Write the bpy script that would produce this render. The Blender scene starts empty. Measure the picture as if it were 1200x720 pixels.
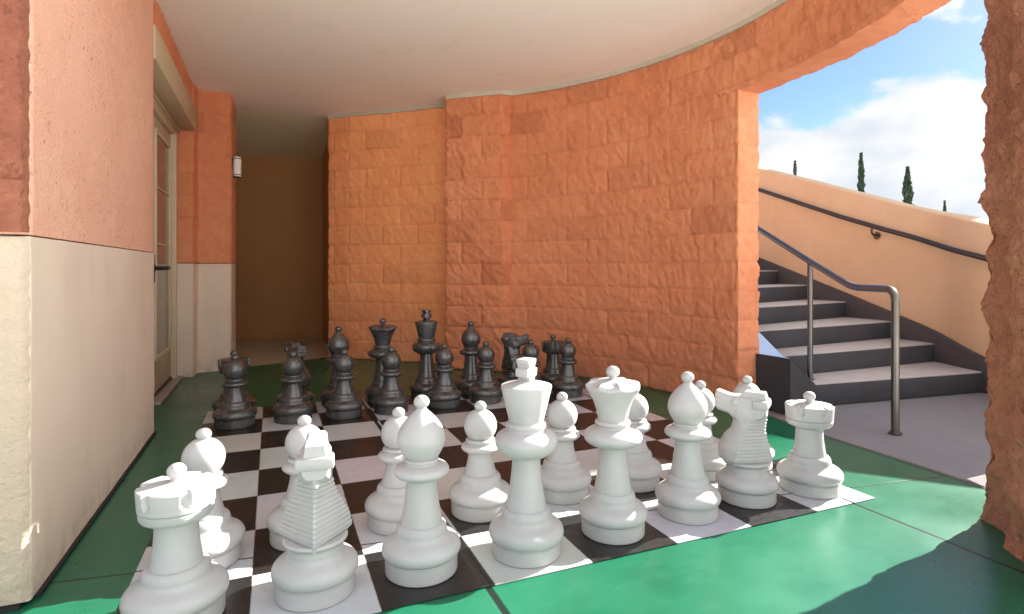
import bpy, bmesh, math, random
from mathutils import Vector, noise, Matrix

S = 0.336                       # side of one chessboard square (m)
CX, CY, RAD = 0.40, 1.30, 2.89  # centre and inner radius of the round room
ZC = 2.60                       # ceiling height
random.seed(7)
scene = bpy.context.scene
COL = scene.collection

# ------------------------------------------------------------------ helpers
def link(o, parent=None):
    COL.objects.link(o)
    if parent is not None: o.parent = parent
    return o

def shade(me, ang=35):
    for p in me.polygons: p.use_smooth = True
    me.set_sharp_from_angle(angle=math.radians(ang))

def mesh_obj(name, verts, faces, mat, parent=None, ang=35, smooth=True, clean=False):
    me = bpy.data.meshes.new(name)
    me.from_pydata([tuple(v) for v in verts], [], faces)
    if clean:
        bm = bmesh.new(); bm.from_mesh(me)
        bmesh.ops.recalc_face_normals(bm, faces=bm.faces); bm.to_mesh(me); bm.free()
    me.update()
    if smooth: shade(me, ang)
    me.materials.append(mat)
    return link(bpy.data.objects.new(name, me), parent)

def bm_obj(name, bm, mat, parent=None, ang=35, smooth=True):
    me = bpy.data.meshes.new(name)
    bmesh.ops.recalc_face_normals(bm, faces=bm.faces)
    bm.to_mesh(me); bm.free()
    if smooth: shade(me, ang)
    me.materials.append(mat)
    return link(bpy.data.objects.new(name, me), parent)

def tag(o, label=None, cat=None, group=None, kind=None):
    if label: o['label'] = label
    if cat: o['category'] = cat
    if group: o['group'] = group
    if kind: o['kind'] = kind
    return o

def thing(name, label, cat, loc=(0, 0, 0), rot=0.0, group=None):
    o = bpy.data.objects.new(name, None)
    o.empty_display_size = .1
    o.location = loc; o.rotation_euler = (0, 0, rot)
    link(o)
    return tag(o, label, cat, group)

def prism(bm, poly, z0, z1, bevel=0.0, seg=2):
    vs = [bm.verts.new((x, y, z0)) for x, y in poly]
    f = bm.faces.new(vs)
    r = bmesh.ops.extrude_face_region(bm, geom=[f])
    tv = [e for e in r['geom'] if isinstance(e, bmesh.types.BMVert)]
    for v in tv: v.co.z = z1
    if bevel:
        es = set()
        for v in vs + tv:
            for e in v.link_edges: es.add(e)
        bmesh.ops.bevel(bm, geom=list(es), offset=bevel, segments=seg, affect='EDGES', profile=.5)
    return bm

def box(bm, c, d, bevel=0.0, rot=None, seg=2):
    m = Matrix.Translation(c)
    if rot is not None: m = m @ rot
    m = m @ Matrix.Diagonal((d[0], d[1], d[2], 1))
    r = bmesh.ops.create_cube(bm, size=1, matrix=m)
    if bevel:
        es = set()
        for v in r['verts']:
            for e in v.link_edges: es.add(e)
        bmesh.ops.bevel(bm, geom=list(es), offset=bevel, segments=seg, affect='EDGES', profile=.5)
    return bm

def crom(pts, n=6):
    if len(pts) < 3: return list(pts)
    out = []
    P = [pts[0]] + list(pts) + [pts[-1]]
    for i in range(1, len(P) - 2):
        p0, p1, p2, p3 = P[i-1], P[i], P[i+1], P[i+2]
        for k in range(n):
            t = k / n
            out.append(tuple(.5 * ((2*b) + (-a + c)*t + (2*a - 5*b + 4*c - d)*t*t + (-a + 3*b - 3*c + d)*t**3)
                             for a, b, c, d in zip(p0, p1, p2, p3)))
    out.append(tuple(pts[-1]))
    return out

def tube(bm, pts, r, seg=14, cap=True):
    pts = [Vector(p) for p in pts]
    rings = []
    up = Vector((0, 0, 1))
    prev = None
    for i, p in enumerate(pts):
        if i == 0: t = pts[1] - pts[0]
        elif i == len(pts) - 1: t = pts[-1] - pts[-2]
        else: t = (pts[i+1] - p).normalized() + (p - pts[i-1]).normalized()
        t.normalize()
        if prev is None:
            a = up if abs(t.dot(up)) < .95 else Vector((1, 0, 0))
            n = t.cross(a).normalized()
        else:
            n = (prev - t * prev.dot(t)).normalized()
        prev = n
        b = t.cross(n)
        rings.append([bm.verts.new(p + (n * math.cos(2*math.pi*k/seg) + b * math.sin(2*math.pi*k/seg)) * r) for k in range(seg)])
    for a, b in zip(rings, rings[1:]):
        for k in range(seg):
            bm.faces.new((a[k], a[(k+1) % seg], b[(k+1) % seg], b[k]))
    if cap:
        bm.faces.new(rings[0][::-1]); bm.faces.new(rings[-1])
    return bm

def bend(pts, r, n=8):
    """round the inner corners of a polyline"""
    pts = [Vector(p) for p in pts]
    out = [pts[0]]
    for a, b, c in zip(pts, pts[1:], pts[2:]):
        u = (a - b).normalized(); v = (c - b).normalized()
        rr = min(r, (a-b).length*.45, (c-b).length*.45)
        p0 = b + u*rr; p1 = b + v*rr
        for k in range(n + 1):
            t = k/n
            out.append(p0*(1-t)**2 + b*2*t*(1-t) + p1*t*t)
    out.append(pts[-1])
    return out

# ------------------------------------------------------------------ materials
class NT:
    def __init__(self, name):
        self.m = bpy.data.materials.new(name); self.m.use_nodes = True
        self.t = self.m.node_tree; self.n = self.t.nodes; self.l = self.t.links
        self.b = self.n['Principled BSDF']
        self.geo = None
    def pos(self):
        if self.geo is None: self.geo = self.n.new('ShaderNodeNewGeometry')
        return self.geo.outputs['Position']
    def obj(self):
        tc = self.n.new('ShaderNodeTexCoord'); return tc.outputs['Object']
    def xyz(self, v):
        s = self.n.new('ShaderNodeSeparateXYZ'); self.l.new(v, s.inputs[0]); return s.outputs
    def mth(self, op, a, b=None, c=None, clamp=False):
        m = self.n.new('ShaderNodeMath'); m.operation = op; m.use_clamp = clamp
        for i, v in enumerate((a, b, c)):
            if v is None: continue
            if isinstance(v, (int, float)): m.inputs[i].default_value = v
            else: self.l.new(v, m.inputs[i])
        return m.outputs[0]
    def noise(self, vec, scale, detail=4, rough=.55, dist=0.0):
        t = self.n.new('ShaderNodeTexNoise'); t.inputs['Scale'].default_value = scale
        t.inputs['Detail'].default_value = detail; t.inputs['Roughness'].default_value = rough
        t.inputs['Distortion'].default_value = dist
        self.l.new(vec, t.inputs['Vector']); return t.outputs['Fac']
    def vor(self, vec, scale, feat='F1'):
        t = self.n.new('ShaderNodeTexVoronoi'); t.feature = feat; t.inputs['Scale'].default_value = scale
        self.l.new(vec, t.inputs['Vector']); return t.outputs['Distance']
    def stretch(self, vec, sc):
        m = self.n.new('ShaderNodeMapping'); m.inputs['Scale'].default_value = sc
        self.l.new(vec, m.inputs['Vector']); return m.outputs[0]
    def ramp(self, f, stops):
        r = self.n.new('ShaderNodeValToRGB'); e = r.color_ramp.elements
        while len(e) < len(stops): e.new(.5)
        for k, (p, c) in zip(e, stops):
            k.position = p; k.color = c if len(c) == 4 else (*c, 1)
        self.l.new(f, r.inputs[0]); return r.outputs[0]
    def rng(self, f, a, b, c=0., d=1.):
        r = self.n.new('ShaderNodeMapRange'); r.clamp = True
        for i, v in enumerate((a, b, c, d)): r.inputs[i+1].default_value = v
        self.l.new(f, r.inputs[0]); return r.outputs[0]
    def mix(self, f, a, b, mode='MIX'):
        m = self.n.new('ShaderNodeMix'); m.data_type = 'RGBA'; m.blend_type = mode
        if isinstance(f, (int, float)): m.inputs[0].default_value = f
        else: self.l.new(f, m.inputs[0])
        for i, v in ((6, a), (7, b)):
            if isinstance(v, tuple): m.inputs[i].default_value = v if len(v) == 4 else (*v, 1)
            else: self.l.new(v, m.inputs[i])
        return m.outputs[2]
    def col(self, v):
        if isinstance(v, tuple): self.b.inputs['Base Color'].default_value = (*v, 1)
        else: self.l.new(v, self.b.inputs['Base Color'])
    def rough(self, v):
        if isinstance(v, (int, float)): self.b.inputs['Roughness'].default_value = v
        else: self.l.new(v, self.b.inputs['Roughness'])
    def bump(self, h, strength=.3, dist=.01):
        b = self.n.new('ShaderNodeBump'); b.inputs['Strength'].default_value = strength
        b.inputs['Distance'].default_value = dist
        self.l.new(h, b.inputs['Height']); self.l.new(b.outputs[0], self.b.inputs['Normal'])
    def set(self, **kw):
        for k, v in kw.items(): self.b.inputs[k.replace('_', ' ')].default_value = v
        return self

def block_mat(name, c0, c1, c2, bump=.5, pits=0.0, fine=1.0, pore=0.0):
    m = NT(name); p = m.pos()
    big = m.noise(p, 1.7, 3); mid = m.noise(p, 14, 5, .6); fn = m.noise(p, 90*fine, 4, .65)
    c = m.ramp(m.mth('ADD', m.mth('MULTIPLY', big, .55), m.mth('MULTIPLY', mid, .45)),
               [(.32, c0), (.5, c1), (.68, c2)])
    if pits:
        pt = m.noise(p, 40, 4, .7)
        msk = m.rng(pt, .64, .70, 0, pits)
        c = m.mix(msk, c, (.16, .055, .03))
        st = m.noise(p, 120, 2, .5)
        c = m.mix(m.rng(st, .56, .70, 0, pits*.55), c, (.30, .12, .065))
        pl = m.noise(m.stretch(p, (1, 2.2, 2.2)), .9, 4, .6)
        c = m.mix(m.rng(pl, .42, .62, 0, .55), c, (.80, .47, .33))
    at = m.n.new('ShaderNodeAttribute'); at.attribute_name = 'tone'
    tv = m.rng(at.outputs['Fac'], -1, 1, 0, 1)
    c = m.mix(1.0, c, m.ramp(tv, [(0, (.80, .76, .74)), (.12, (.95, .945, .94)), (.6, (1.0, 1.0, 1.0)), (1, (1.0, 1.0, 1.0))]), 'MULTIPLY')
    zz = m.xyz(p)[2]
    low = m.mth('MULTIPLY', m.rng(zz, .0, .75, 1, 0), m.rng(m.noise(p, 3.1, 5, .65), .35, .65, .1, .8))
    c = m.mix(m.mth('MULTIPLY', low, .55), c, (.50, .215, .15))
    ch = m.noise(p, 30, 5, .7)
    c = m.mix(m.rng(ch, .62, .78, 0, .30), c, (.86, .50, .34))
    m.col(c); m.rough(.85)
    h = m.mth('ADD', m.mth('MULTIPLY', mid, .6), m.mth('MULTIPLY', fn, .5))
    if pore:
        pn = m.noise(p, 34, 5, .75); pm = m.rng(pn, .34, .44, 1, 0); vv = m.vor(p, 46)
        m.col(m.mix(m.mth('MULTIPLY', pm, pore), c, (.10, .035, .02)))
        h = m.mth('ADD', m.mth('MULTIPLY', h, .7), m.mth('ADD', m.mth('MULTIPLY', pn, 1.6), m.mth('MULTIPLY', vv, .8)))
    if pits: h = m.mth('SUBTRACT', fn, m.mth('MULTIPLY', msk, .8))
    m.bump(h, bump, .012)
    return m.m

ORANGE = block_mat('orange_split_block', (.60, .205, .092), (.69, .255, .122), (.74, .31, .155), 1.0)
WARMLIT = block_mat('warm_lit_split_block', (.88, .33, .135), (.93, .385, .165), (.95, .44, .195), .8)  # orange block with the rear wall's warmer light put into its colour
RAW = block_mat('raw_split_block', (.34, .125, .065), (.50, .20, .105), (.60, .29, .165), 1.0, fine=1.3, pore=.6)
PINK = block_mat('flat_pink_block', (.75, .385, .26), (.80, .45, .315), (.84, .51, .365), .45, pits=1.0)

def stucco_mat(name, c0, c1, bump=.12, sc=60):
    m = NT(name); p = m.pos()
    n = m.noise(p, 2.2, 4); f = m.noise(p, sc, 4, .6)
    c = m.ramp(n, [(.3, c0), (.7, c1)])
    v = m.noise(m.stretch(p, (2.2, 2.2, .35)), 3.0, 5, .65)
    c = m.mix(m.rng(v, .55, .80, 0, .22), c, tuple(k*.62 for k in c0))
    zz = m.xyz(p)[2]; sp = m.noise(p, 18, 5, .7)
    c = m.mix(m.mth('MULTIPLY', m.rng(zz, .0, .16, 1, 0), m.rng(sp, .42, .62, 0, .5)), c, tuple(k*.45 for k in c0))
    m.col(c); m.rough(.75); m.bump(f, bump, .01)
    return m.m
TAN = stucco_mat('beige_stucco', (.70, .585, .47), (.75, .64, .52), .10, 70)
TANROUGH = stucco_mat('rough_beige_stucco', (.48, .385, .29), (.54, .44, .34), .9, 55)  # beige darkened for the weaker light on the wall's near end
CTRIM = stucco_mat('ceiling_edge_trim', (.50, .45, .36), (.56, .51, .42), .06, 30)
TRIM = stucco_mat('cream_painted_trim', (.50, .40, .26), (.54, .44, .29), .05, 40)
CEIL = stucco_mat('cream_ceiling', (.93, .89, .80), (.95, .915, .84), .06, 30)
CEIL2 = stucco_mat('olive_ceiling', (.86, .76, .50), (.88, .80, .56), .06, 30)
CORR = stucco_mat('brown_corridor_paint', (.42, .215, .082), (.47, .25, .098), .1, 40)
PEACH = stucco_mat('peach_stucco', (.53, .355, .20), (.57, .40, .24), .10, 45)
DARKCURB = stucco_mat('dark_painted_concrete', (.040, .036, .036), (.062, .055, .053), .15, 60)
RISER = stucco_mat('charcoal_riser_paint', (.030, .030, .036), (.046, .045, .052), .15, 60)
SKYCAP = stucco_mat('sky_tinted_cap', (.34, .47, .68), (.40, .54, .76), .05, 50)  # reflected sky is put into this blue

def joint_mask(m, p, lines):
    """1 on grooves; lines = (a, b, c, halfwidth): |a x + b y - c| < halfwidth"""
    x, y, z = m.xyz(p)[:3]
    tot = None
    for a, b, c, w in lines:
        e = m.mth('ADD', m.mth('MULTIPLY', x, a), m.mth('MULTIPLY', y, b))
        d = m.mth('ABSOLUTE', m.mth('SUBTRACT', e, c))
        k = m.rng(d, w*.6, w*1.25, 1, 0)
        tot = k if tot is None else m.mth('MAXIMUM', tot, k)
    return tot
JOINTS = [(1, 0, .985, .0115), (1, 0, 2.558, .0075), (.14, 1, .503, .004)]

def green_mat():
    m = NT('green_floor_paint'); p = m.pos()
    a = m.noise(p, 1.6, 5, .6); s = m.noise(m.stretch(p, (1, 4, 1)), 6, 6, .7, .6); f = m.noise(p, 160, 3)
    c = m.ramp(a, [(.3, (.003, .080, .038)), (.7, (.006, .112, .056))])
    c = m.mix(m.rng(s, .5, .85, 0, .3), c, (.03, .20, .12))
    sc = m.noise(m.stretch(p, (3, 14, 1)), 9, 3, .5, 1.2)
    c = m.mix(m.rng(sc, .70, .76, 0, .22), c, (.05, .24, .16))
    ck = m.noise(m.stretch(p, (1.0, 1.6, 1)), 2.6, 7, .72, .5)
    c = m.mix(m.rng(ck, .46, .76, 0, .30), c, (.022, .125, .078))
    sp = m.noise(p, 75, 2, .5)
    c = m.mix(m.rng(sp, .71, .76, 0, .5), c, (.12, .22, .18))
    dk = m.noise(p, 48, 3, .6)
    c = m.mix(m.rng(dk, .68, .76, 0, .45), c, (.004, .05, .03))
    j = joint_mask(m, p, JOINTS)
    c = m.mix(j, c, (.004, .012, .009)); m.col(c)
    m.rough(m.rng(a, .3, .7, .24, .38))
    h = m.mth('SUBTRACT', m.mth('ADD', m.mth('MULTIPLY', f, .10), m.mth('MULTIPLY', s, .03)), m.mth('MULTIPLY', j, 1.5))
    m.bump(h, .25, .006)
    return m.m
GREEN = green_mat()

def board_mat():
    m = NT('checkered_floor_paint'); p = m.pos(); x, y, z = m.xyz(p)[:3]
    wob = m.mth('MULTIPLY', m.mth('SUBTRACT', m.noise(p, 25, 3), .5), .004)
    cl = lambda q: m.mth('MINIMUM', m.mth('MAXIMUM', m.mth('DIVIDE', m.mth('ADD', q, wob), S), .02), 7.98)
    ux = cl(x); uy = cl(y)
    par = m.mth('FLOORED_MODULO', m.mth('ADD', m.mth('FLOOR', ux), m.mth('FLOOR', uy)), 2.0)
    # each square keeps its own faint tone
    cb = m.n.new('ShaderNodeCombineXYZ'); m.l.new(m.mth('FLOOR', ux), cb.inputs[0]); m.l.new(m.mth('FLOOR', uy), cb.inputs[1])
    wn = m.n.new('ShaderNodeTexWhiteNoise'); m.l.new(cb.outputs[0], wn.inputs['Vector'])
    a = m.noise(p, 5, 5, .65); b = m.noise(m.stretch(p, (2, 24, 1)), 10, 5, .7, .4); d = m.noise(p, 2.1, 3)
    wc = m.ramp(a, [(.3, (.40, .40, .42)), (.7, (.47, .47, .49))])
    wc = m.mix(m.rng(b, .62, .8, 0, .35), wc, (.42, .42, .42))
    bc = m.ramp(b, [(.35, (.010, .0095, .009)), (.62, (.018, .016, .015)), (.85, (.06, .056, .05))])
    bc = m.mix(m.rng(d, .50, .72, 0, .4), bc, (.030, .019, .014))
    c = m.mix(par, bc, wc)
    c = m.mix(.12, c, m.mix(par, (.03, .03, .03), wn.outputs['Color']), 'SOFT_LIGHT')
    ex = m.mth('ABSOLUTE', m.mth('SUBTRACT', m.mth('FRACT', ux), .5)); ey = m.mth('ABSOLUTE', m.mth('SUBTRACT', m.mth('FRACT', uy), .5))
    edge = m.rng(m.mth('MAXIMUM', ex, ey), .488, .497, 0, .35)
    c = m.mix(edge, c, (.03, .028, .026))
    j = joint_mask(m, p, JOINTS)
    c = m.mix(j, c, (.012, .011, .010)); m.col(c)
    m.rough(m.rng(b, .3, .75, .22, .48))
    h = m.mth('SUBTRACT', m.mth('MULTIPLY', b, .35), m.mth('MULTIPLY', j, 1.6))
    m.bump(h, .22, .005)
    return m.m
BOARD = board_mat()

def concrete_mat(name, c0, c1, rough=.65):
    m = NT(name); p = m.pos()
    a = m.noise(p, 1.3, 6, .65); f = m.noise(p, 130, 3, .6); st = m.noise(m.stretch(p, (3, 1, 1)), 4, 4)
    c = m.ramp(m.mth('ADD', m.mth('MULTIPLY', a, .6), m.mth('MULTIPLY', st, .4)), [(.32, c0), (.68, c1)])
    c = m.mix(m.rng(f, .6, .8, 0, .25), c, (.2, .19, .18)); m.col(c); m.rough(rough); m.bump(f, .12, .006)
    return m.m
CONC = concrete_mat('grey_concrete', (.145, .142, .152), (.195, .19, .20))
TREAD = concrete_mat('stair_tread_concrete', (.36, .335, .32), (.44, .41, .39))
CORRFLOOR = concrete_mat('corridor_concrete', (.42, .37, .27), (.50, .44, .33), .4)
SOIL = concrete_mat('dry_gravel_ground', (.48, .42, .34), (.58, .51, .42), .95)

def white_mat():
    m = NT('white_plastic'); p = m.obj()
    a = m.noise(p, 9, 5, .65); f = m.noise(p, 240, 2)
    c = m.ramp(a, [(.25, (.37, .37, .365)), (.6, (.415, .415, .41)), (.8, (.435, .435, .43))])
    d = m.noise(m.stretch(p, (1, 1, .35)), 26, 4, .7)
    c = m.mix(m.rng(d, .62, .82, 0, .22), c, (.55, .53, .48))
    z = m.xyz(p)[2]
    c = m.mix(m.rng(z, .0, .05, .16, 0), c, (.42, .40, .36))
    m.col(c); m.rough(m.rng(a, .3, .7, .36, .52)); m.bump(f, .04, .002); return m.m
def black_mat():
    m = NT('black_plastic'); p = m.obj()
    a = m.noise(p, 12, 5, .65); f = m.noise(p, 260, 2)
    c = m.ramp(a, [(.3, (.036, .037, .038)), (.7, (.056, .057, .058))]); m.col(c)
    d = m.noise(m.stretch(p, (1, 1, .3)), 30, 4, .7)
    m.rough(m.mth('ADD', m.rng(a, .3, .7, .22, .32), m.rng(d, .6, .8, 0, .12)))
    m.set(Specular_IOR_Level=1.0); m.bump(f, .05, .002); return m.m
WHITE, BLACK = white_mat(), black_mat()

def simple(name, col, rough=.5, metal=0.0, bump=.05, sc=80, var=.12, emit=None):
    m = NT(name); p = m.pos(); n = m.noise(p, sc, 3)
    c0 = tuple(max(0, v*(1-var)) for v in col); c1 = tuple(min(1, v*(1+var)) for v in col)
    m.col(m.ramp(m.noise(p, 6, 3), [(.3, c0), (.7, c1)])); m.rough(rough); m.set(Metallic=metal); m.bump(n, bump, .003)
    return m.m
STEEL = simple('dark_pipe_metal', (.15, .14, .13), .30, .85, .06, 120)
RAILDK = simple('dark_painted_rail', (.045, .038, .034), .38, .25)
IRON = simple('black_door_hardware', (.02, .02, .022), .35, .5)
DOORP = simple('beige_door_paint', (.50, .42, .30), .45, 0, .03, 30, .05)
FRAMEP = simple('cream_frame_paint', (.60, .50, .34), .5, 0, .03, 30, .05)
SEAL = simple('black_sealant', (.012, .011, .011), .6)
LAMPW = simple('opal_lamp_glass', (.82, .82, .80), .3, 0, .0, 30, .02)
BARK = simple('cypress_bark', (.12, .085, .06), .9, 0, .6, 20)
def glass_mat():
    m = NT('door_glass'); m.col((.14, .14, .125)); m.rough(.06); m.set(Specular_IOR_Level=.8)
    p = m.pos(); m.bump(m.noise(p, 9, 2), .03, .004); return m.m
GLASS = glass_mat()
def leaf_mat():
    m = NT('cypress_foliage'); p = m.pos()
    m.col(m.ramp(m.noise(p, 2.5, 4), [(.3, (.018, .042, .026)), (.7, (.05, .09, .055))])); m.rough(.8); return m.m
LEAF = leaf_mat()

# ------------------------------------------------------------------ split-face block surfaces
def sstep(a, b, x):
    t = max(0., min(1., (x - a)/(b - a))); return t*t*(3 - 2*t)

TONE = []
def hsh(*k):
    v = math.sin(k[0]*127.1 + k[1]*311.7 + (k[2] if len(k) > 2 else 0)*74.7)*43758.5453
    return v - math.floor(v)

def block_disp(s, z, P, seed, amp, coarse=1.0):
    row = math.floor(z/.2 + 1e-6)
    off = .2*(row % 2)
    col = math.floor((s + off)/.4)
    u = (s + off) - col*.4; w = z - row*.2
    e = min(min(u, .4 - u), min(w, .2 - w)*1.0)
    TONE.append((hsh(row*1.3 + 5, col*2.1, seed + 1) - .5)*2*sstep(.0, .008, e) - .9*(1 - sstep(.0, .012, e)))
    h1, h2, h3 = hsh(row, col, seed), hsh(col, row, seed + 3), hsh(row + 9, col, seed + 7)
    g = -.0065*(1 - sstep(.002, .010, e))
    bulge = .005*min(1., max(0., e)/.045)**.6
    tilt = (h1 - .5)*.007 + (u/.4 - .5)*(h2 - .5)*.014 + (w/.2 - .5)*(h3 - .5)*.020
    n1 = noise.noise(P*7 + Vector((seed, 0, 0)))*.008
    k = Vector((P.x + .4*P.z, P.y - .25*P.z, P.z*.62 + .2*P.x))
    n2 = noise.fractal(k*19, .75, 2.15, 4)*.0085
    n3 = (.35 - abs(noise.noise(k*31 + Vector((3, 1, 7)))))*.011
    return (g + bulge + tilt + n1 + (n2 + n3)*coarse)*amp

def raw_disp(s, z, P, seed, amp, coarse=1.0):
    w = z % .2
    sc = .011*math.sin(math.pi*w/.2) + .012*noise.noise(Vector((seed, math.floor(z/.2)*3.7, s*2)))
    a = noise.noise(P*9)*.011 + noise.fractal(P*21, .8, 2.1, 3)*.008
    return (sc + a + noise.noise(P*70)*.003)*amp

def resample(outline):
    """outline: list of (x, y, step) ; step belongs to the segment leaving that point; closed"""
    pts = []
    n = len(outline)
    for i in range(n):
        x0, y0, st = outline[i]; x1, y1, _ = outline[(i+1) % n]
        L = math.hypot(x1-x0, y1-y0); k = max(1, int(round(L/st)))
        for j in range(k): pts.append((x0 + (x1-x0)*j/k, y0 + (y1-y0)*j/k))
    return pts

def rough_block(name, outline, z0, z1, dz, mat, parent, amp=1.0, seed=1, fn=block_disp, s0=0.0, cap=True, coarse=1.0):
    """closed outline given counter-clockwise (outward normal to the right of travel)"""
    pts = resample(outline); n = len(pts)
    nz = max(2, int(round((z1 - z0)/dz))); zs = [z0 + (z1 - z0)*k/nz for k in range(nz + 1)]
    nor = []; ss = []; acc = s0
    for i in range(n):
        a, b, c = pts[i-1], pts[i], pts[(i+1) % n]
        t1 = Vector((b[0]-a[0], b[1]-a[1])).normalized(); t2 = Vector((c[0]-b[0], c[1]-b[1])).normalized()
        t = t1 + t2
        nn = Vector((t.y, -t.x)).normalized(); nor.append(nn)
        ss.append(acc); acc += math.hypot(c[0]-b[0], c[1]-b[1])
    verts = []; tones = []
    for z in zs:
        for (x, y), nn, s in zip(pts, nor, ss):
            TONE.clear()
            d = fn(s, z, Vector((x, y, z)), seed, amp, coarse)
            tones.append(TONE[-1] if TONE else 0.0)
            verts.append((x + nn.x*d, y + nn.y*d, z))
    faces = []
    for k in range(nz):
        for i in range(n):
            j = (i+1) % n
            faces.append((k*n+i, k*n+j, (k+1)*n+j, (k+1)*n+i))
    if cap:
        faces.append(tuple(nz*n + i for i in range(n))); faces.append(tuple(reversed(range(n))))
    o = mesh_obj(name, verts, faces, mat, parent, ang=80)
    o.data.attributes.new('tone', 'FLOAT', 'POINT').data.foreach_set('value', tones)
    return o

def arc(R, a0, a1, st, n=None, c=(CX, CY)):
    n = n or max(2, int(abs(a1-a0)*R/.12))
    return [(c[0] + R*math.cos(a0 + (a1-a0)*k/n), c[1] + R*math.sin(a0 + (a1-a0)*k/n), st) for k in range(n+1)]

# ------------------------------------------------------------------ setting: ground, floor, ceiling
def sheet(name, poly, z, mat, kind='structure', flip=False):
    vs = [(x, y, z) for x, y in poly]; f = list(range(len(vs)))
    if flip: f = f[::-1]
    o = mesh_obj(name, vs, [tuple(f)], mat, smooth=False)
    tag(o, kind=kind); return o

sheet('ground', [(-400, -400), (400, -400), (400, 400), (-400, 400)], -.02, SOIL)
sheet('pavement', [(-6, -6.5), (7.5, -6.5), (7.5, 9), (-6, 9)], -.006, CONC)
sheet('bounce_plaza', [(-14, -16), (14, -16), (14, .0), (3.30, .0), (2.95, -.86), (-14, -.86)], -.003, concrete_mat('pale_bounce_paving', (.82, .79, .74), (.88, .86, .81)))  # pale ground added to bounce sunlight up to the ceiling
sheet('corridor_floor', [(-.9, 4.3), (1.25, 4.3), (1.25, 7.1), (-.9, 7.1)], -.003, CORRFLOOR)
redge = crom([(3.44, 1.62), (3.37, 1.29), (3.31, .96), (3.275, .65), (3.26, .34), (3.245, .085), (3.23, -.1), (3.17, -.36), (2.9, -.8), (2.5, -1.2)], 5)
floor_poly = [(-1.7, -.86), (2.8, -.86)] + [(x, y) for x, y in redge[::-1] if y > -.8] + [(3.44, 2.0), (3.1, 3.0), (2.6, 3.5), (2.0, 4.2), (1.2, 4.85), (.95, 4.875), (.06, 4.475), (-.24, 4.36), (-.45, 4.3), (-1.7, 4.3)]
sheet('floor', floor_poly, 0.0, GREEN)
# dark joint strip along the curved edge between green floor and concrete
jv = []; jf = []
for i, (x, y) in enumerate(redge[1:-1]):
    a = Vector(redge[i]); b = Vector(redge[i+2]); t = (b - a).normalized(); nn = Vector((-t.y, t.x)) if (-t.y) > 0 else Vector((t.y, -t.x))
    jv += [(x - nn.x*.004, y - nn.y*.004, .003), (x + nn.x*.02, y + nn.y*.02, .003)]
for i in range(len(jv)//2 - 1): jf.append((2*i, 2*i+1, 2*i+3, 2*i+2))
o = mesh_obj('floor_joint', jv, jf, simple('brown_floor_joint', (.09, .065, .045), .8), smooth=False); tag(o, kind='structure')

def front_y(x, d=2.3): return -1.596 + (d - .387*(x - .393))/.922
cpoly = [(-1.75, front_y(-1.75)), (2.95, front_y(2.95))] + [(x, y) for x, y, _ in arc(3.13, math.radians(-30), math.radians(52), .1, 40)] + [(1.3, 5.0), (-1.75, 4.95)]
sheet('ceiling', cpoly, ZC, CEIL, flip=True)
def slab(name, poly, z0, z1, mat):
    bm = bmesh.new(); prism(bm, poly, z0, z1); o = bm_obj(name, bm, mat, smooth=False); tag(o, kind='structure'); return o
slab('roof', cpoly, ZC + .004, ZC + .25, CEIL)
# corridor ceiling slopes down a little towards its end wall
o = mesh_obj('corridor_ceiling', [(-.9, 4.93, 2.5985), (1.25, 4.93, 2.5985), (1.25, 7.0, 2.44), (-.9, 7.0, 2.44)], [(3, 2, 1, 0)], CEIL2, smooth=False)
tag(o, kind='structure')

# ------------------------------------------------------------------ chessboard painted on the floor
bm = bmesh.new()
prism(bm, [(0, 0), (8*S, 0), (8*S, 8*S), (0, 8*S)], .001, .004)
b = bm_obj('chessboard', bm, BOARD, smooth=False)
tag(b, 'giant black and white chessboard painted on the green floor', 'chessboard')

# ------------------------------------------------------------------ walls of the round room
def trim_band(path, off, mat, parent, name='ceiling_trim', z0=2.562, z1=2.599, th=.03):
    """path as list of xy with room side on the right-hand normal"""
    vs = []; fs = []
    n = len(path)
    for i, p in enumerate(path):
        a = Vector(path[max(0, i-1)]); b = Vector(path[min(n-1, i+1)]); t = (b-a).normalized(); nn = Vector((t.y, -t.x))
        w = .003*noise.noise(Vector((p[0]*5, p[1]*5, 0)))
        q0 = Vector(p) + nn*off; q1 = Vector(p) + nn*(off - th)
        vs += [(q0.x, q0.y, z0 + w), (q0.x, q0.y, z1), (q1.x, q1.y, z1), (q1.x, q1.y, z0 + w)]
    for i in range(n-1):
        for k in range(4):
            fs.append((4*i+k, 4*i+(k+1) % 4, 4*i+4+(k+1) % 4, 4*i+4+k))
    fs += [(0, 1, 2, 3), (4*n-4, 4*n-1, 4*n-2, 4*n-3)]
    return mesh_obj(name, vs, fs, mat, parent, clean=True)

cw = thing('curved_wall', 'long curved orange split-face block wall rising behind the chessboard', 'wall', (3.0, 2.6, 0))
def inv(o):   # keep world placement for a child of an offset Empty
    o.matrix_parent_inverse = Matrix.Translation(-Vector(o.parent.location)) if o.parent else Matrix.Identity(4)
    return o
aj0 = math.atan2(1.38 - CY, 3.30 - CX)
aj1 = math.atan2(3.303 - CY, 2.49 - CX)
# counter-clockwise solid: outer arc upwards, back along inner arc downwards
inner = arc(RAD + .005, aj1 + .10, aj0, .012)
outer = arc(3.10, aj0 + .005, aj1 + .10, .15)
ol = inner[:-1] + [(3.30, 1.38, .012), (3.50, 1.402, .03)] + [(x, y, .15) for x, y, _ in outer[1:]]
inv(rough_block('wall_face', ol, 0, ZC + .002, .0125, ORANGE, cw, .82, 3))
inv(trim_band([(x, y) for x, y, _ in arc(RAD, aj1 + .05, aj0 + .02, .1)], .028, CTRIM, cw))

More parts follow.
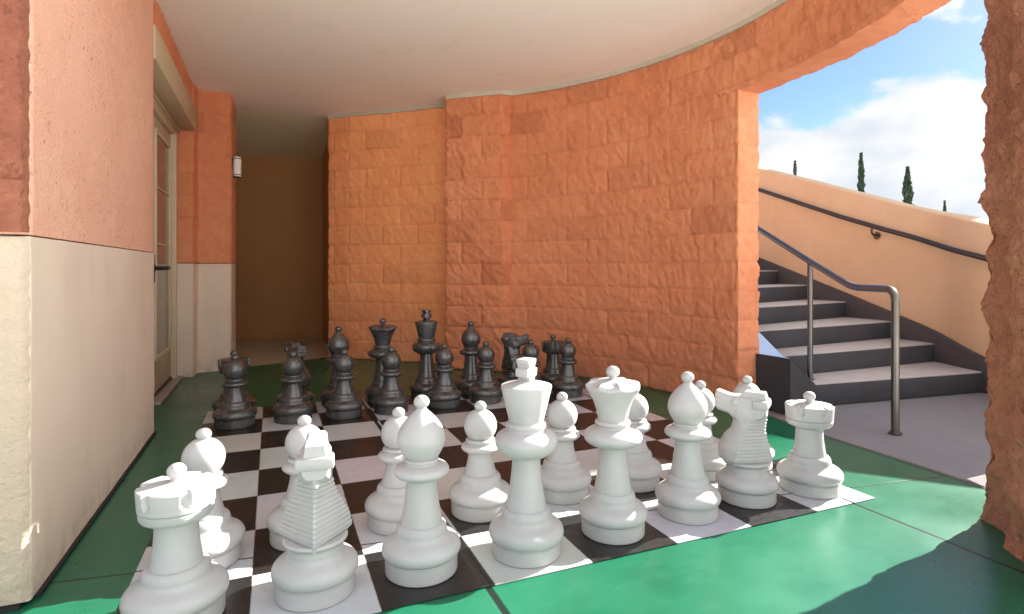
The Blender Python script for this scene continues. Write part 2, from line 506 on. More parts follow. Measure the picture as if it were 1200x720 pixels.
# lintel over the opening: rings of a rectangular section swept along the arc
def lintel():
    R0, R1 = RAD - .002, 3.09
    a0, a1 = aj0 + .06, math.radians(-40)
    L = (a0 - a1)*RAD; n = int(L/.013)
    sec = []
    st = .013
    k = int(.44/st)
    for i in range(k): sec.append((R0, ZC + .002 - .44*i/k, (-1, 0)))
    k = int((R1-R0)/.02)
    for i in range(k): sec.append((R0 + (R1-R0)*i/k, ZC + .002 - .44, (-.7, -.7) if i == 0 else (0, -1)))
    k = 12
    for i in range(k+1): sec.append((R1, ZC + .002 - .44 + .44*i/k, (.7, -.7) if i == 0 else (1, 0)))
    m = len(sec); vs = []; fs = []; tn = []
    for i in range(n+1):
        a = a0 + (a1-a0)*i/n; ca, sa = math.cos(a), math.sin(a)
        s = (a0 - a)*RAD + 40*.4 + .07
        for R, z, (nr, nz) in sec:
            x, y = CX + R*ca, CY + R*sa
            P = Vector((x, y, z))
            amp = .35 if (nr == 0) else 1.0
            d = block_disp(s, z if nz == 0 else z + .1, P, 5, amp); tn.append(TONE[-1] if nz == 0 else 0.)
            if nz != 0: d *= .7
            vs.append((x + ca*nr*d, y + sa*nr*d, z + nz*d))
    for i in range(n):
        for j in range(m-1):
            fs.append((i*m+j, i*m+j+1, (i+1)*m+j+1, (i+1)*m+j))
    o = mesh_obj('lintel', vs, fs, ORANGE, cw, ang=80, clean=True)
    o.data.attributes.new('tone', 'FLOAT', 'POINT').data.foreach_set('value', tn)
    return o
inv(lintel())
inv(trim_band([(x, y) for x, y, _ in arc(RAD, aj0 + .02, math.radians(-36), .1)], .024, CTRIM, cw))

# pier where the curved wall meets the rear wall
pier = [(1.925, 3.665, .012), (2.345, 3.325, .012), (2.51, 3.36, .05), (2.62, 3.62, .1), (2.22, 4.06, .03)]
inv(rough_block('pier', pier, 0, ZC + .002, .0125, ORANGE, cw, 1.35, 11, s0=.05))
inv(trim_band([(1.925, 3.665), (2.345, 3.325), (2.50, 3.33)], .026, CTRIM, cw))

rw = thing('rear_wall', 'warmly lit orange split-face block wall between the dark corridor and the pier', 'wall', (1.5, 4.4, 0))
rp = [(.955, 4.85), (1.15, 4.645), (1.43, 4.42), (1.72, 4.175), (2.03, 3.87), (2.15, 3.76)]
ol = [(x, y, .012) for x, y in rp] + [(2.3, 3.95, .1), (1.9, 4.4, .1), (1.5, 4.72, .1), (1.12, 5.02, .03)]
inv(rough_block('wall_face', ol, 0, ZC + .002, .0125, WARMLIT, rw, .8, 21, s0=.13, coarse=.7))
inv(trim_band(rp[:-1], .024, CTRIM, rw))

# right-hand pillar near the camera
pw = thing('block_pillar', 'rough terracotta block pillar at the near side of the opening', 'pillar', (2.7, -.6, 0))
ol = [(2.872, -.285, .007), (2.79, -.42, .007), (2.70, -.455, .007), (2.46, -.74, .009), (2.58, -.90, .05), (2.86, -.72, .08), (3.08, -.33, .015)]
ol = ol[::-1]
ol = [(ol[i][0], ol[i][1], ol[(i+1) % len(ol)][2]) for i in range(len(ol))]
inv(rough_block('block_shaft', ol, 0, ZC + .002, .008, RAW, pw, 1.35, 31, raw_disp))

# left wall: stucco below, flat block above, split-face near end
lw = thing('left_wall', 'pink block wall over smooth beige stucco in the left foreground', 'wall', (-.9, 1.3, 0))
def rounded(poly, r, st_in):
    out = []
    n = len(poly)
    for i in range(n):
        a, b, c = Vector(poly[i-1]), Vector(poly[i]), Vector(poly[(i+1) % n])
        u = (a-b).normalized(); v = (c-b).normalized()
        for k in range(6):
            t = k/5; p = (b+u*r)*(1-t)**2 + b*2*t*(1-t) + (b+v*r)*t*t
            out.append((p.x, p.y, st_in))
    return out
def flat_disp(s, z, P, seed, amp, coarse=1.0):
    # smooth sawn face (x about -.24), split face on the end that looks at the camera
    return (noise.noise(P*9)*.0022 + noise.noise(P*45)*.0014)*amp
ol = [(-1.7, .415, .014), (-.256, .415, .008), (-.238, .432, .02), (-.238, 2.235, .02), (-.25, 2.26, .03), (-1.7, 2.26, .2)]
inv(rough_block('block_face', ol, 1.045, ZC + .002, .013, PINK, lw, 1.0, 41, flat_disp))
def end_disp(s, z, P, seed, amp, coarse=1.0):
    return noise.noise(P*5)*.003*amp
ol = rounded([(-1.7, .415), (-.236, .415), (-.236, 2.255), (-1.7, 2.255)], .012, .02)
inv(rough_block('stucco_base', ol, .012, 1.040, .04, TAN, lw, 1.0, 42, end_disp))
# the split-face end of the same wall, its weaker light put into a darker skin a few millimetres proud
def skin(name, x0, x1, y, z0, z1, st, mat, parent, fn, amp, seed):
    nx = int((x1-x0)/st); nz = int((z1-z0)/st); vs = []; fs = []
    for k in range(nz+1):
        for i in range(nx+1):
            x = x0 + (x1-x0)*i/nx; z = z0 + (z1-z0)*k/nz
            d = fn(x, z, Vector((x, y, z)), seed, amp)
            if i == nx: d = -.02
            vs.append((x + (.006*noise.noise(Vector((0, 0, z*30))) if i >= nx-1 else 0), y - .019 - d, z))
    for k in range(nz):
        for i in range(nx):
            a = k*(nx+1)+i; fs.append((a, a+1, a+nx+2, a+nx+1))
    return mesh_obj(name, vs, fs, mat, parent, ang=80)
o = inv(skin('split_end', -1.0, -.2385, .415, 1.05, ZC - .004, .010, block_mat('shaded_split_block', (.20, .062, .034), (.29, .095, .053), (.38, .15, .085), .9, fine=1.2, pore=.5), lw, block_disp, 1.1, 44))
o['label'] = 'shade-darkened split-face end of the wall'
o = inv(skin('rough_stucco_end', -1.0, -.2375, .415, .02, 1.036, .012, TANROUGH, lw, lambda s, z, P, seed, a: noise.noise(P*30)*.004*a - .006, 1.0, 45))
bm = bmesh.new(); box(bm, (-.231, 1.355, .006), (.014, 1.80, .010)); box(bm, (-.98, .404, .006), (1.45, .016, .010))
inv(bm_obj('base_joint', bm, SEAL, lw))

# pilaster beside the door
pl = thing('pilaster', 'stepped orange block pilaster over beige stucco beside the glazed door', 'pilaster', (-.1, 4.5, 0))
ol = [(-1.7, 4.155, .03), (-.255, 4.155, .013), (-.24, 4.35, .013), (.015, 4.385, .013), (.035, 4.41, .013), (.045, 4.90, .1), (-1.7, 4.95, .2)]
inv(rough_block('block_face', ol, 1.002, ZC + .002, .013, ORANGE, pl, .75, 51, s0=.11))
ol = [(-1.7, 4.150, .05), (-.252, 4.150, .03), (-.236, 4.345, .03), (.0, 4.378, .02), (.022, 4.385, .02), (.038, 4.405, .02), (.047, 4.90, .1), (-1.7, 4.95, .2)]
inv(rough_block('stucco_base', ol, 0.0, .998, .05, TAN, pl, 1.0, 52, end_disp))

# corridor
cd = thing('corridor_wall', 'brown painted walls at the end of the dark corridor', 'wall', (.5, 6.8, 0))
def wallbox(name, poly, z0, z1, mat, parent):
    bm = bmesh.new(); prism(bm, poly, z0, z1); return inv(bm_obj(name, bm, mat, parent, smooth=False))
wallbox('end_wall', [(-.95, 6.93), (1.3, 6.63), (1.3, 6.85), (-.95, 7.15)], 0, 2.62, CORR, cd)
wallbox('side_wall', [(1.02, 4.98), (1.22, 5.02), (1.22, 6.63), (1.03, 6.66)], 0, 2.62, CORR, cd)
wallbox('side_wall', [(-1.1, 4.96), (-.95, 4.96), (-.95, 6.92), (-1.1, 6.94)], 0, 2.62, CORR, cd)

# ------------------------------------------------------------------ door, header
hb = thing('door_header', 'cream boxed header beam running over the glazed door', 'beam', (-.3, 3.2, 2.16))
bm = bmesh.new(); box(bm, (-.325, 3.20, 2.265), (.195, 1.90, .20), .008)
inv(bm_obj('beam_box', bm, TRIM, hb))
bm = bmesh.new(); box(bm, (-.40, 3.20, 2.135), (.06, 1.88, .055), .006); box(bm, (-.375, 3.20, 2.150), (.05, 1.885, .022), .004)
inv(bm_obj('moulding', bm, TRIM, hb))
uw = [(-1.7, 2.262, .1), (-.262, 2.262, .014), (-.262, 4.152, .014), (-1.7, 4.152, .2)]
inv(rough_block('block_face', uw, 2.366, ZC + .002, .013, ORANGE, hb, .6, 61))

dr = thing('door', 'beige door with a tall glazed lite and black lever handle', 'door', (-.43, 3.5, 0))
X = -.425
bm = bmesh.new(); box(bm, (X, 3.535, 1.055), (.045, .93, 2.05), .003); inv(bm_obj('leaf', bm, DOORP, dr))
bm = bmesh.new()
for y in (3.275, 3.895): box(bm, (X+.028, y, 1.13), (.022, .034, 1.71), .006)
for z in (.292, 1.968): box(bm, (X+.028, 3.585, z), (.022, .586, .034), .006)
inv(bm_obj('lite_moulding', bm, FRAMEP, dr))
bm = bmesh.new(); box(bm, (X+.0235, 3.585, 1.13), (.004, .60, 1.66)); gl = inv(bm_obj('glass', bm, GLASS, dr, smooth=False))
bm = bmesh.new()
for z in (.72, 1.14, 1.56): box(bm, (X+.0285, 3.585, z), (.007, .585, .012))
inv(bm_obj('muntin', bm, FRAMEP, dr))
bm = bmesh.new()
box(bm, (X+.01, 4.065, 1.07), (.085, .13, 2.13), .006); box(bm, (X+.01, 3.02, 1.07), (.085, .09, 2.13), .006)
box(bm, (X+.035, 4.012, 1.06), (.06, .03, 2.09), .004)
box(bm, (X+.01, 3.55, 2.125), (.08, 1.0, .07), .004)
inv(bm_obj('frame', bm, FRAMEP, dr))
bm = bmesh.new()
bmesh.ops.create_cone(bm, cap_ends=True, segments=24, radius1=.034, radius2=.03, depth=.014, matrix=Matrix.Translation((X+.03, 3.225, .955)) @ Matrix.Rotation(math.pi/2, 4, 'Y'))
box(bm, (X+.027, 3.225, .955), (.010, .06, .20), .003)
hd = inv(bm_obj('handle', bm, IRON, dr))
bm = bmesh.new(); tube(bm, bend([(X+.03, 3.225, .955), (X+.10, 3.225, .955), (X+.10, 3.36, .957)], .03), .015)
o = bm_obj('lever', bm, IRON, hd); o.matrix_parent_inverse = Matrix.Translation(-Vector((-.43, 3.5, 0)))
o.matrix_parent_inverse = Matrix.Identity(4)
bm = bmesh.new(); box(bm, (X+.045, 3.55, .012), (.12, 1.10, .022), .004); inv(bm_obj('threshold', bm, simple('grey_threshold', (.33, .31, .28), .4, .4), dr))
bm = bmesh.new(); box(bm, (X+.026, 3.535, .026), (.01, .93, .026)); inv(bm_obj('door_sweep', bm, SEAL, dr))
wallbox('wall_return', [(-.9, 2.262), (-.40, 2.262), (-.40, 2.975), (-.9, 2.975)], 0, 2.16, TAN, dr)

# wall lamp on the pilaster
lm = thing('wall_lamp', 'white cylindrical wall lamp with black bands on the pilaster', 'lamp', (.055, 4.55, 1.98))
def cyl(bm, c, r, h, seg=28, r2=None):
    bmesh.ops.create_cone(bm, cap_ends=True, segments=seg, radius1=r, radius2=r if r2 is None else r2, depth=h, matrix=Matrix.Translation(c)); return bm
bm = bmesh.new(); cyl(bm, (.076, 4.55, 1.94), .040, .19); o = bm_obj('lamp_shade', bm, LAMPW, lm); inv(o)
for z in (1.842, 1.862, 2.018, 2.038):
    bm = bmesh.new(); cyl(bm, (.076, 4.55, z), .043, .007); inv(bm_obj('lamp_band', bm, IRON, lm))
bm = bmesh.new(); box(bm, (.042, 4.55, 1.94), (.012, .075, .18), .003); inv(bm_obj('backplate', bm, IRON, lm))

# ------------------------------------------------------------------ stairs outside
st = thing('staircase', 'grey outdoor staircase with charcoal risers seen through the opening', 'stairs', (4.7, 1.2, 0))
H = .156
LN = [(3.853, 1.239), (3.862, 1.516), (3.905, 1.79), (4.01, 2.09), (4.13, 2.40), (4.26, 2.72), (4.40, 3.04), (4.55, 3.36), (4.7, 3.68)]
RN = [(5.46, 1.074), (5.66, 1.53), (5.71, 1.93), (5.75, 2.42), (5.77, 2.88), (5.79, 3.30), (5.80, 3.72), (5.81, 4.14), (5.82, 4.6)]
for k in range(8):
    l0, r0 = LN[k], RN[k]; l1, r1 = LN[k+1], RN[k+1]
    bm = bmesh.new()
    ext = .02
    prism(bm, [l0, r0, (r1[0], r1[1] + ext), (l1[0], l1[1] + ext)], 0 if k == 0 else H*k - .02, H*(k+1) - .012, .004)
    s = inv(bm_obj('step', bm, RISER, st))
    bm = bmesh.new()
    prism(bm, [(l0[0], l0[1] + .006), (r0[0], r0[1] + .006), (r1[0], r1[1] + .01), (l1[0], l1[1] + .01)], H*(k+1) - .012, H*(k+1), .003)
    t = bm_obj('tread', bm, TREAD, s)
wallbox('landing', [LN[8], RN[8], (5.82, 7.5), (4.6, 7.5)], 0, H*8 + .15, TREAD, st)
# left stringer with a sloped cap in reflected-sky blue
vs = [(3.475, 1.395, 0), (3.49, 1.125, 0), (3.845, 1.225, 0), (3.475, 1.395, .365), (3.49, 1.125, .365), (3.845, 1.225, .150),
      (3.858, 1.512, .306), (3.90, 1.786, .462), (4.005, 2.09, .62), (3.60, 2.40, .74), (4.13, 2.42, .78), (3.6, 2.4, 0), (4.13, 2.42, 0)]
fs = [(0, 1, 4, 3), (1, 2, 5, 4)]
inv(mesh_obj('stringer', vs[:6], fs, RISER, st, smooth=False))
vs2 = [(x, y, z + .002) for x, y, z in vs[3:11]]
inv(mesh_obj('stringer_cap', vs2, [(1, 2, 3), (0, 1, 3), (0, 3, 4), (0, 4, 5), (0, 5, 7), (0, 7, 6)], SKYCAP, st, smooth=False, clean=True))
wallbox('stringer', [(3.62, 2.40), (4.55, 3.40), (4.70, 3.68), (3.9, 3.7)], 0, 1.0, RISER, st)

# sloping peach wall beyond the stairs
WP = crom([(5.12, -.9), (5.30, -.2), (5.42, .4), (5.50, 1.07), (5.68, 1.53), (5.73, 1.95), (5.77, 2.42), (5.79, 2.90), (5.82, 3.6), (5.84, 4.6), (5.85, 7.4)], 6)
WTOP = [(-.9, .90), (.4, 1.06), (1.07, 1.294), (1.53, 1.428), (1.95, 1.565), (2.42, 1.735), (2.9, 1.909), (3.6, 2.157), (4.6, 2.509), (7.4, 3.3)]
WRAIL = [(-.9, .83), (.4, .84), (1.07, 1.051), (1.53, 1.180), (1.95, 1.315), (2.42, 1.471), (2.9, 1.653), (3.6, 1.919), (4.6, 2.257), (7.4, 3.05)]
def lerp_tab(T, y):
    for a, b in zip(T, T[1:]):
        if y <= b[0]: return a[1] + (b[1]-a[1])*(y-a[0])/(b[0]-a[0])
    return T[-1][1]
def wtop(y): return lerp_tab(WTOP, y)
def sloped(path, off0, off1, zlo, zhi, nz=1):
    vs = []; fs = []; n = len(path)
    for i, p in enumerate(path):
        a = Vector(path[max(0, i-1)]); b = Vector(path[min(n-1, i+1)]); t = (b-a).normalized(); nn = Vector((t.y, -t.x))
        q0 = Vector(p) + nn*off0; q1 = Vector(p) + nn*off1
        z0, z1 = zlo(p[1]), zhi(p[1]); e = min(.012, abs(off1-off0)*.3)
        d = (q1 - q0).normalized()*e
        vs += [(q0.x, q0.y, z0), (q0.x, q0.y, z1 - e), (q0.x + d.x, q0.y + d.y, z1), (q1.x - d.x, q1.y - d.y, z1), (q1.x, q1.y, z1 - e), (q1.x, q1.y, z0)]
    for i in range(n-1):
        for k in range(5):
            fs.append((6*i+k, 6*i+k+1, 6*i+6+k+1, 6*i+6+k))
    fs += [tuple(range(6)), tuple(6*n-1-k for k in range(6))]
    return vs, fs
sw = thing('stair_wall', 'sloping peach stucco wall rising along the far side of the stairs', 'wall', (5.6, 1.5, 0))
vs, fs = sloped(WP, 0.0, .22, lambda y: 0, wtop)
inv(mesh_obj('wall_body', vs, fs, PEACH, sw, ang=50, clean=True))
WPc = [p for p in WP if p[1] > .75]
vs, fs = sloped(WPc, -.045, -.002, lambda y: 0, lambda y: max(.11, .285 + .325*(y - 1.12)))
inv(mesh_obj('dark_curb', vs, fs, DARKCURB, sw, ang=50, clean=True))

bm = bmesh.new(); prism(bm, [(5.36, .18), (5.78, .18), (5.84, .90), (5.47, .90)], 0, 1.50, .02)
for v in bm.verts:
    if v.co.z > 1.2: v.co.z -= .50*(.90 - v.co.y)
inv(bm_obj('shadow_pier', bm, PEACH, sw))  # unseen pier, added and sloped to shape the sun's edge on the floor
bd = thing('shadow_building', 'peach building added out of view to cast a shadow edge on the floor', 'shadow_building', (11, 2.9, 0))  # unseen block, added to cast the shadow edge across the floor
wallbox('wall', [(9, 1.72), (15, 2.5), (15, 5.6), (9, 2.75)], 0, 5.6, PEACH, bd)
wallbox('roof', [(8.95, 1.71), (15.05, 2.49), (15.05, 5.65), (8.95, 2.80)], 5.604, 5.75, TRIM, bd)

# handrails
hr = thing('handrail', 'brushed dark metal pipe handrail on two posts beside the lower steps', 'handrail', (3.712, .594, 0))
P0 = Vector((3.712, .594)); dd = (Vector((3.95, 1.36)) - P0).normalized()
def hp(t, z): q = P0 + dd*t; return (q.x, q.y, z)
RR = .0215
rail = bend([hp(0, 0), hp(0, .832), hp(.36, .832), hp(.80, 1.003), hp(3.0, 1.89)], .075, 10)
bm = bmesh.new(); tube(bm, rail, RR, 18); inv(bm_obj('rail', bm, STEEL, hr))
bm = bmesh.new(); tube(bm, [hp(.80, .14), hp(.80, .99)], .019, 16); cyl(bm, hp(.80, .160), .03, .008, 20); inv(bm_obj('post', bm, STEEL, hr))
bm = bmesh.new(); cyl(bm, hp(0, .004), .034, .008, 24); inv(bm_obj('post_base', bm, STEEL, hr))

wr = thing('wall_handrail', 'dark wall-mounted handrail sloping along the peach wall', 'handrail', (5.6, 2.1, 1.35))
rp2 = []
for p, q in zip(WP, WP[1:]):
    if p[1] < .2 or p[1] > 5: continue
    t = (Vector(q) - Vector(p)).normalized(); nn = Vector((t.y, -t.x)); a = Vector(p) - nn*.085
    rp2.append((a.x, a.y, lerp_tab(WRAIL, p[1])))
bm = bmesh.new(); tube(bm, rp2, .0225, 14); inv(bm_obj('rail', bm, RAILDK, wr))
for yb in (2.13, 3.9):
    p = min(WP, key=lambda q: abs(q[1]-yb)); zz = lerp_tab(WRAIL, p[1])
    bm = bmesh.new(); tube(bm, bend([(p[0]-.085, p[1], zz-.015), (p[0]-.085, p[1], zz-.085), (p[0]+.0, p[1], zz-.095)], .04), .009, 10)
    bmesh.ops.create_cone(bm, cap_ends=True, segments=20, radius1=.036, radius2=.03, depth=.012, matrix=Matrix.Translation((p[0]-.006, p[1], zz-.095)) @ Matrix.Rotation(math.pi/2, 4, 'Y'))
    inv(bm_obj('bracket', bm, RAILDK, wr))

# ------------------------------------------------------------------ cypress trees beyond the wall
def cypress(x, y, h, label, seed, w=.5):
    rnd = random.Random(seed)
    t = thing('cypress_tree', label, 'tree', (x, y, -.02), rnd.random()*6, 'slim cypress trees beyond the stair wall')
    bm = bmesh.new()
    n = 10; rings = []
    for k in range(n+1):
        z = h*.93*k/n; r = .11*(1 - k/n) + .012
        rings.append([bm.verts.new((r*math.cos(a*math.pi/4) + .03*math.sin(z), r*math.sin(a*math.pi/4), z)) for a in range(8)])
    for a, b in zip(rings, rings[1:]):
        for k in range(8): bm.faces.new((a[k], a[(k+1) % 8], b[(k+1) % 8], b[k]))
    bm_obj('trunk', bm, BARK, t)
    vs = []; fs = []
    for k in range(5200):
        u = rnd.random()**.85
        z = .35 + (h - .35)*u
        env = w*(math.sin(min(1, (1-u)*1.15 + .02)*math.pi/2)**.9)*min(1, u*6 + .3)
        clump = .62 + .6*noise.noise(Vector((math.cos(z*3)*2 + seed, z*2.1, seed)))
        a = rnd.random()*2*math.pi
        side = .75 + .5*noise.noise(Vector((math.cos(a)*1.4, math.sin(a)*1.4, z*1.6 + seed)))
        r = env*clump*side*(.35 + .65*math.sqrt(rnd.random())) + .02
        c = Vector((r*math.cos(a), r*math.sin(a), z))
        L = rnd.uniform(.07, .17)*(.5 + .5*(1-u)) + .03
        d = Vector((math.cos(a)*.45 + rnd.gauss(0, .25), math.sin(a)*.45 + rnd.gauss(0, .25), 1)).normalized()
        sd = d.cross(Vector((rnd.gauss(0, 1), rnd.gauss(0, 1), rnd.gauss(0, 1)))).normalized()*L*.32
        i = len(vs)
        vs += [c - d*L*.3 - sd*.4, c + sd, c + d*L, c - sd]
        fs.append((i, i+1, i+2, i+3))
    mesh_obj('crown', vs, fs, LEAF, t, smooth=False)
cypress(35.8, 29.1, 8.9, 'small pale cypress tip farthest left, by the block wall end', 1, .5)
cypress(28.9, 19.0, 7.05, 'slim evenly narrow cypress standing second from the left', 2, .50)
cypress(27.0, 15.4, 5.6, 'cypress with a broad base and pointed tip, widest of the row', 3, .62)
cypress(52.4, 28.6, 6.7, 'tiny far-off cypress tip nearest the rough block pillar', 4, .42)

# ------------------------------------------------------------------ chess pieces
def lathe(segs, n=64, fn=None):
    """segs: list of point lists; each list is splined, lists meet with a hard edge"""
    prof = []
    for sg in segs:
        pts = crom(sg, 6) if len(sg) > 2 else list(sg)
        if prof and abs(prof[-1][0]-pts[0][0]) < 1e-6 and abs(prof[-1][1]-pts[0][1]) < 1e-6: pts = pts[1:]
        prof += pts
    bm = bmesh.new(); rings = []
    for r, z in prof:
        r = max(r, 0)
        if r < 1e-5:
            rings.append([bm.verts.new((0, 0, z))]); continue
        ring = []
        for k in range(n):
            a = 2*math.pi*k/n; rr, zz = (r, z) if fn is None else fn(r, z, a)
            ring.append(bm.verts.new((rr*math.cos(a), rr*math.sin(a), zz)))
        rings.append(ring)
    for a, b in zip(rings, rings[1:]):
        for k in range(n):
            j = (k+1) % n
            if len(a) == 1 and len(b) == 1: continue
            if len(a) == 1: bm.faces.new((a[0], b[k], b[j]))
            elif len(b) == 1: bm.faces.new((a[k], a[j], b[0]))
            else: bm.faces.new((a[k], a[j], b[j], b[k]))
    return bm

def base_bm(r=1.0):
    P = [[(0, 0), (.108, 0)], [(.108, 0), (.1115, .003), (.1125, .010), (.1125, .046)],
         [(.1125, .046), (.1085, .049), (.1085, .052), (.112, .055)],
         [(.112, .055), (.1195, .061), (.1225, .073), (.1195, .086), (.110, .097), (.097, .105), (.086, .112), (.0805, .121), (.0795, .131), (.0765, .141), (.070, .149), (.0655, .151)],
         [(.0655, .151), (.03, .152), (0, .152)]]
    return lathe([[(a*r, z) for a, z in sg] for sg in P])

def ball(cz, r, neck=.013, drop=.012):
    pts = [(neck*1.5, cz - r - drop), (neck, cz - r*.86)]
    prof = [(r*math.sin(t), cz - r*.86*math.cos(t)) for t in [math.pi*(.2 + .8*k/10) for k in range(11)]]
    prof[-1] = (0, cz + r*.86)
    return lathe([pts, prof], 32)

def stem_bm(r0, z0, r1, z1):
    mid = lambda t: (r0 + (r1-r0)*t - .0035*math.sin(math.pi*t), z0 + (z1-z0)*t)
    return lathe([[(0, z0 - .01), (r0, z0 - .01)], [(r0, z0 - .01), (r0, z0)] , [mid(k/6) for k in range(7)], [(r1, z1), (0, z1)]])

def make_pawn():
    return [('base', base_bm()), ('stem', stem_bm(.0625, .153, .046, .238)),
            ('collar', lathe([[(0, .233), (.046, .233)], [(.046, .233), (.060, .237), (.072, .246), (.0745, .254), (.070, .262), (.056, .268)], [(.056, .268), (.053, .271), (.0575, .277), (.0545, .284), (.045, .287)], [(.045, .287), (0, .287)]])),
            ('head', lathe([[(0, .283), (.044, .283)], [(.064*math.sin(t), .334 - .064*math.cos(t)) for t in [math.pi*(.23 + .77*k/12) for k in range(13)]]])),
            ('knob', ball(.409, .0235))]

def make_bishop():
    return [('base', base_bm()), ('stem', stem_bm(.0655, .153, .0465, .293)),
            ('collar', lathe([[(0, .288), (.0465, .288)], [(.0465, .288), (.066, .293), (.083, .304), (.0865, .314), (.081, .325), (.063, .334), (.055, .336)], [(.055, .336), (.0515, .340), (.0545, .346), (.050, .352), (.046, .352)], [(.046, .352), (0, .352)]])),
            ('mitre', lathe([[(0, .350), (.043, .350)], [(.045, .349), (.055, .360), (.069, .386), (.0745, .410), (.0685, .440), (.053, .466), (.036, .485), (.021, .499), (.0135, .508)], [(.0135, .508), (0, .508)]])),
            ('knob', ball(.526, .0245, .0125, .004))]

def make_queen():
    def scal(r, z, a):
        if z < .47: return r, z
        w = min(1, (z - .47)/.045); s = abs(math.cos(4*a))
        cut = s**.8
        f = 1 - .050*w*cut*(1 if r > .06 else max(0, (r-.03)/.03))
        return r*f, z - .008*w*cut*(1 if r > .07 else max(0, (r-.04)/.03))
    return [('base', base_bm()), ('stem', stem_bm(.0660, .155, .048, .313)),
            ('collar', lathe([[(0, .308), (.048, .308)], [(.048, .308), (.074, .313), (.097, .327), (.1045, .342), (.099, .357), (.077, .372), (.062, .378)], [(.062, .378), (.058, .383), (.064, .391), (.0605, .400), (.051, .404)], [(.051, .404), (0, .404)]])),
            ('crown', lathe([[(0, .400), (.052, .400)], [(.052, .400), (.0545, .415), (.060, .440), (.070, .470), (.085, .500), (.0995, .521)], [(.0995, .521), (.1005, .526), (.098, .532)], [(.098, .532), (.088, .5385), (.060, .545), (.032, .5475), (.016, .5485)], [(.016, .5485), (0, .5485)]], 96, scal)),
            ('knob', ball(.574, .0245, .013, .006))]

def make_king():
    bm = bmesh.new()
    prof = [(-.017, .568), (.017, .568), (.0155, .583), (.031, .587), (.0335, .612), (.018, .617), (.021, .626), (.027, .633), (.027, .645), (-.027, .645), (-.027, .633), (-.021, .626), (-.018, .617), (-.0335, .612), (-.031, .587), (-.0155, .583)]
    vs = [bm.verts.new((x, -.024, z)) for x, z in prof]; f = bm.faces.new(vs)
    r = bmesh.ops.extrude_face_region(bm, geom=[f])
    for v in r['geom']:
        if isinstance(v, bmesh.types.BMVert): v.co.y = .024
    bmesh.ops.bevel(bm, geom=list(bm.edges), offset=.0032, segments=2, affect='EDGES', profile=.5)
    return [('base', base_bm(1.02)), ('stem', stem_bm(.0665, .157, .046, .328)),
            ('collar', lathe([[(0, .322), (.046, .322)], [(.046, .322), (.072, .328), (.096, .346), (.1045, .368), (.1015, .386), (.086, .400), (.070, .408)], [(.070, .408), (.0645, .413), (.0685, .424), (.064, .434), (.056, .438)], [(.056, .438), (0, .438)]])),
            ('crown', lathe([[(0, .434), (.0565, .434)], [(.0565, .434), (.0855, .5515)], [(.0855, .5515), (.0845, .5565), (.080, .5585)], [(.080, .5585), (.060, .5635), (.034, .569), (.024, .574)], [(.024, .574), (0, .574)]])),
            ('cross', bm)]

def make_rook():
    def slot(r, z, a):
        k = (a/(2*math.pi)*6) % 1.0
        d = abs(k - .5)*60
        hw = 8.5 if z < .352 else 8.5
        if z > .322 and r > .072:
            low = .322 + .014*min(1, d/hw)
            if d < hw and z > low: return min(r, .0855), z - (.004 if z > .358 else 0)
        return r, z
    return [('base', base_bm(1.05)), ('tower', stem_bm(.0650, .153, .0535, .272)),
            ('battlement', lathe([[(0, .266), (.0535, .266)], [(.0535, .266), (.066, .271), (.083, .278), (.089, .286)], [(.089, .286), (.0905, .301)], [(.0905, .301), (.087, .304)], [(.087, .304), (.0925, .309)], [(.0925, .309), (.0932, .321)], [(.0932, .321), (.0936, .329)], [(.0936, .329), (.0942, .337)], [(.0942, .337), (.0948, .347)], [(.0948, .347), (.0955, .3605)], [(.0955, .3605), (.093, .3635)], [(.093, .3635), (.084, .365)], [(.084, .365), (.050, .370), (.016, .3725)], [(.016, .3725), (0, .3725)]], 120, slot)),
            ('knob', ball(.398, .0240, .014, .005))]

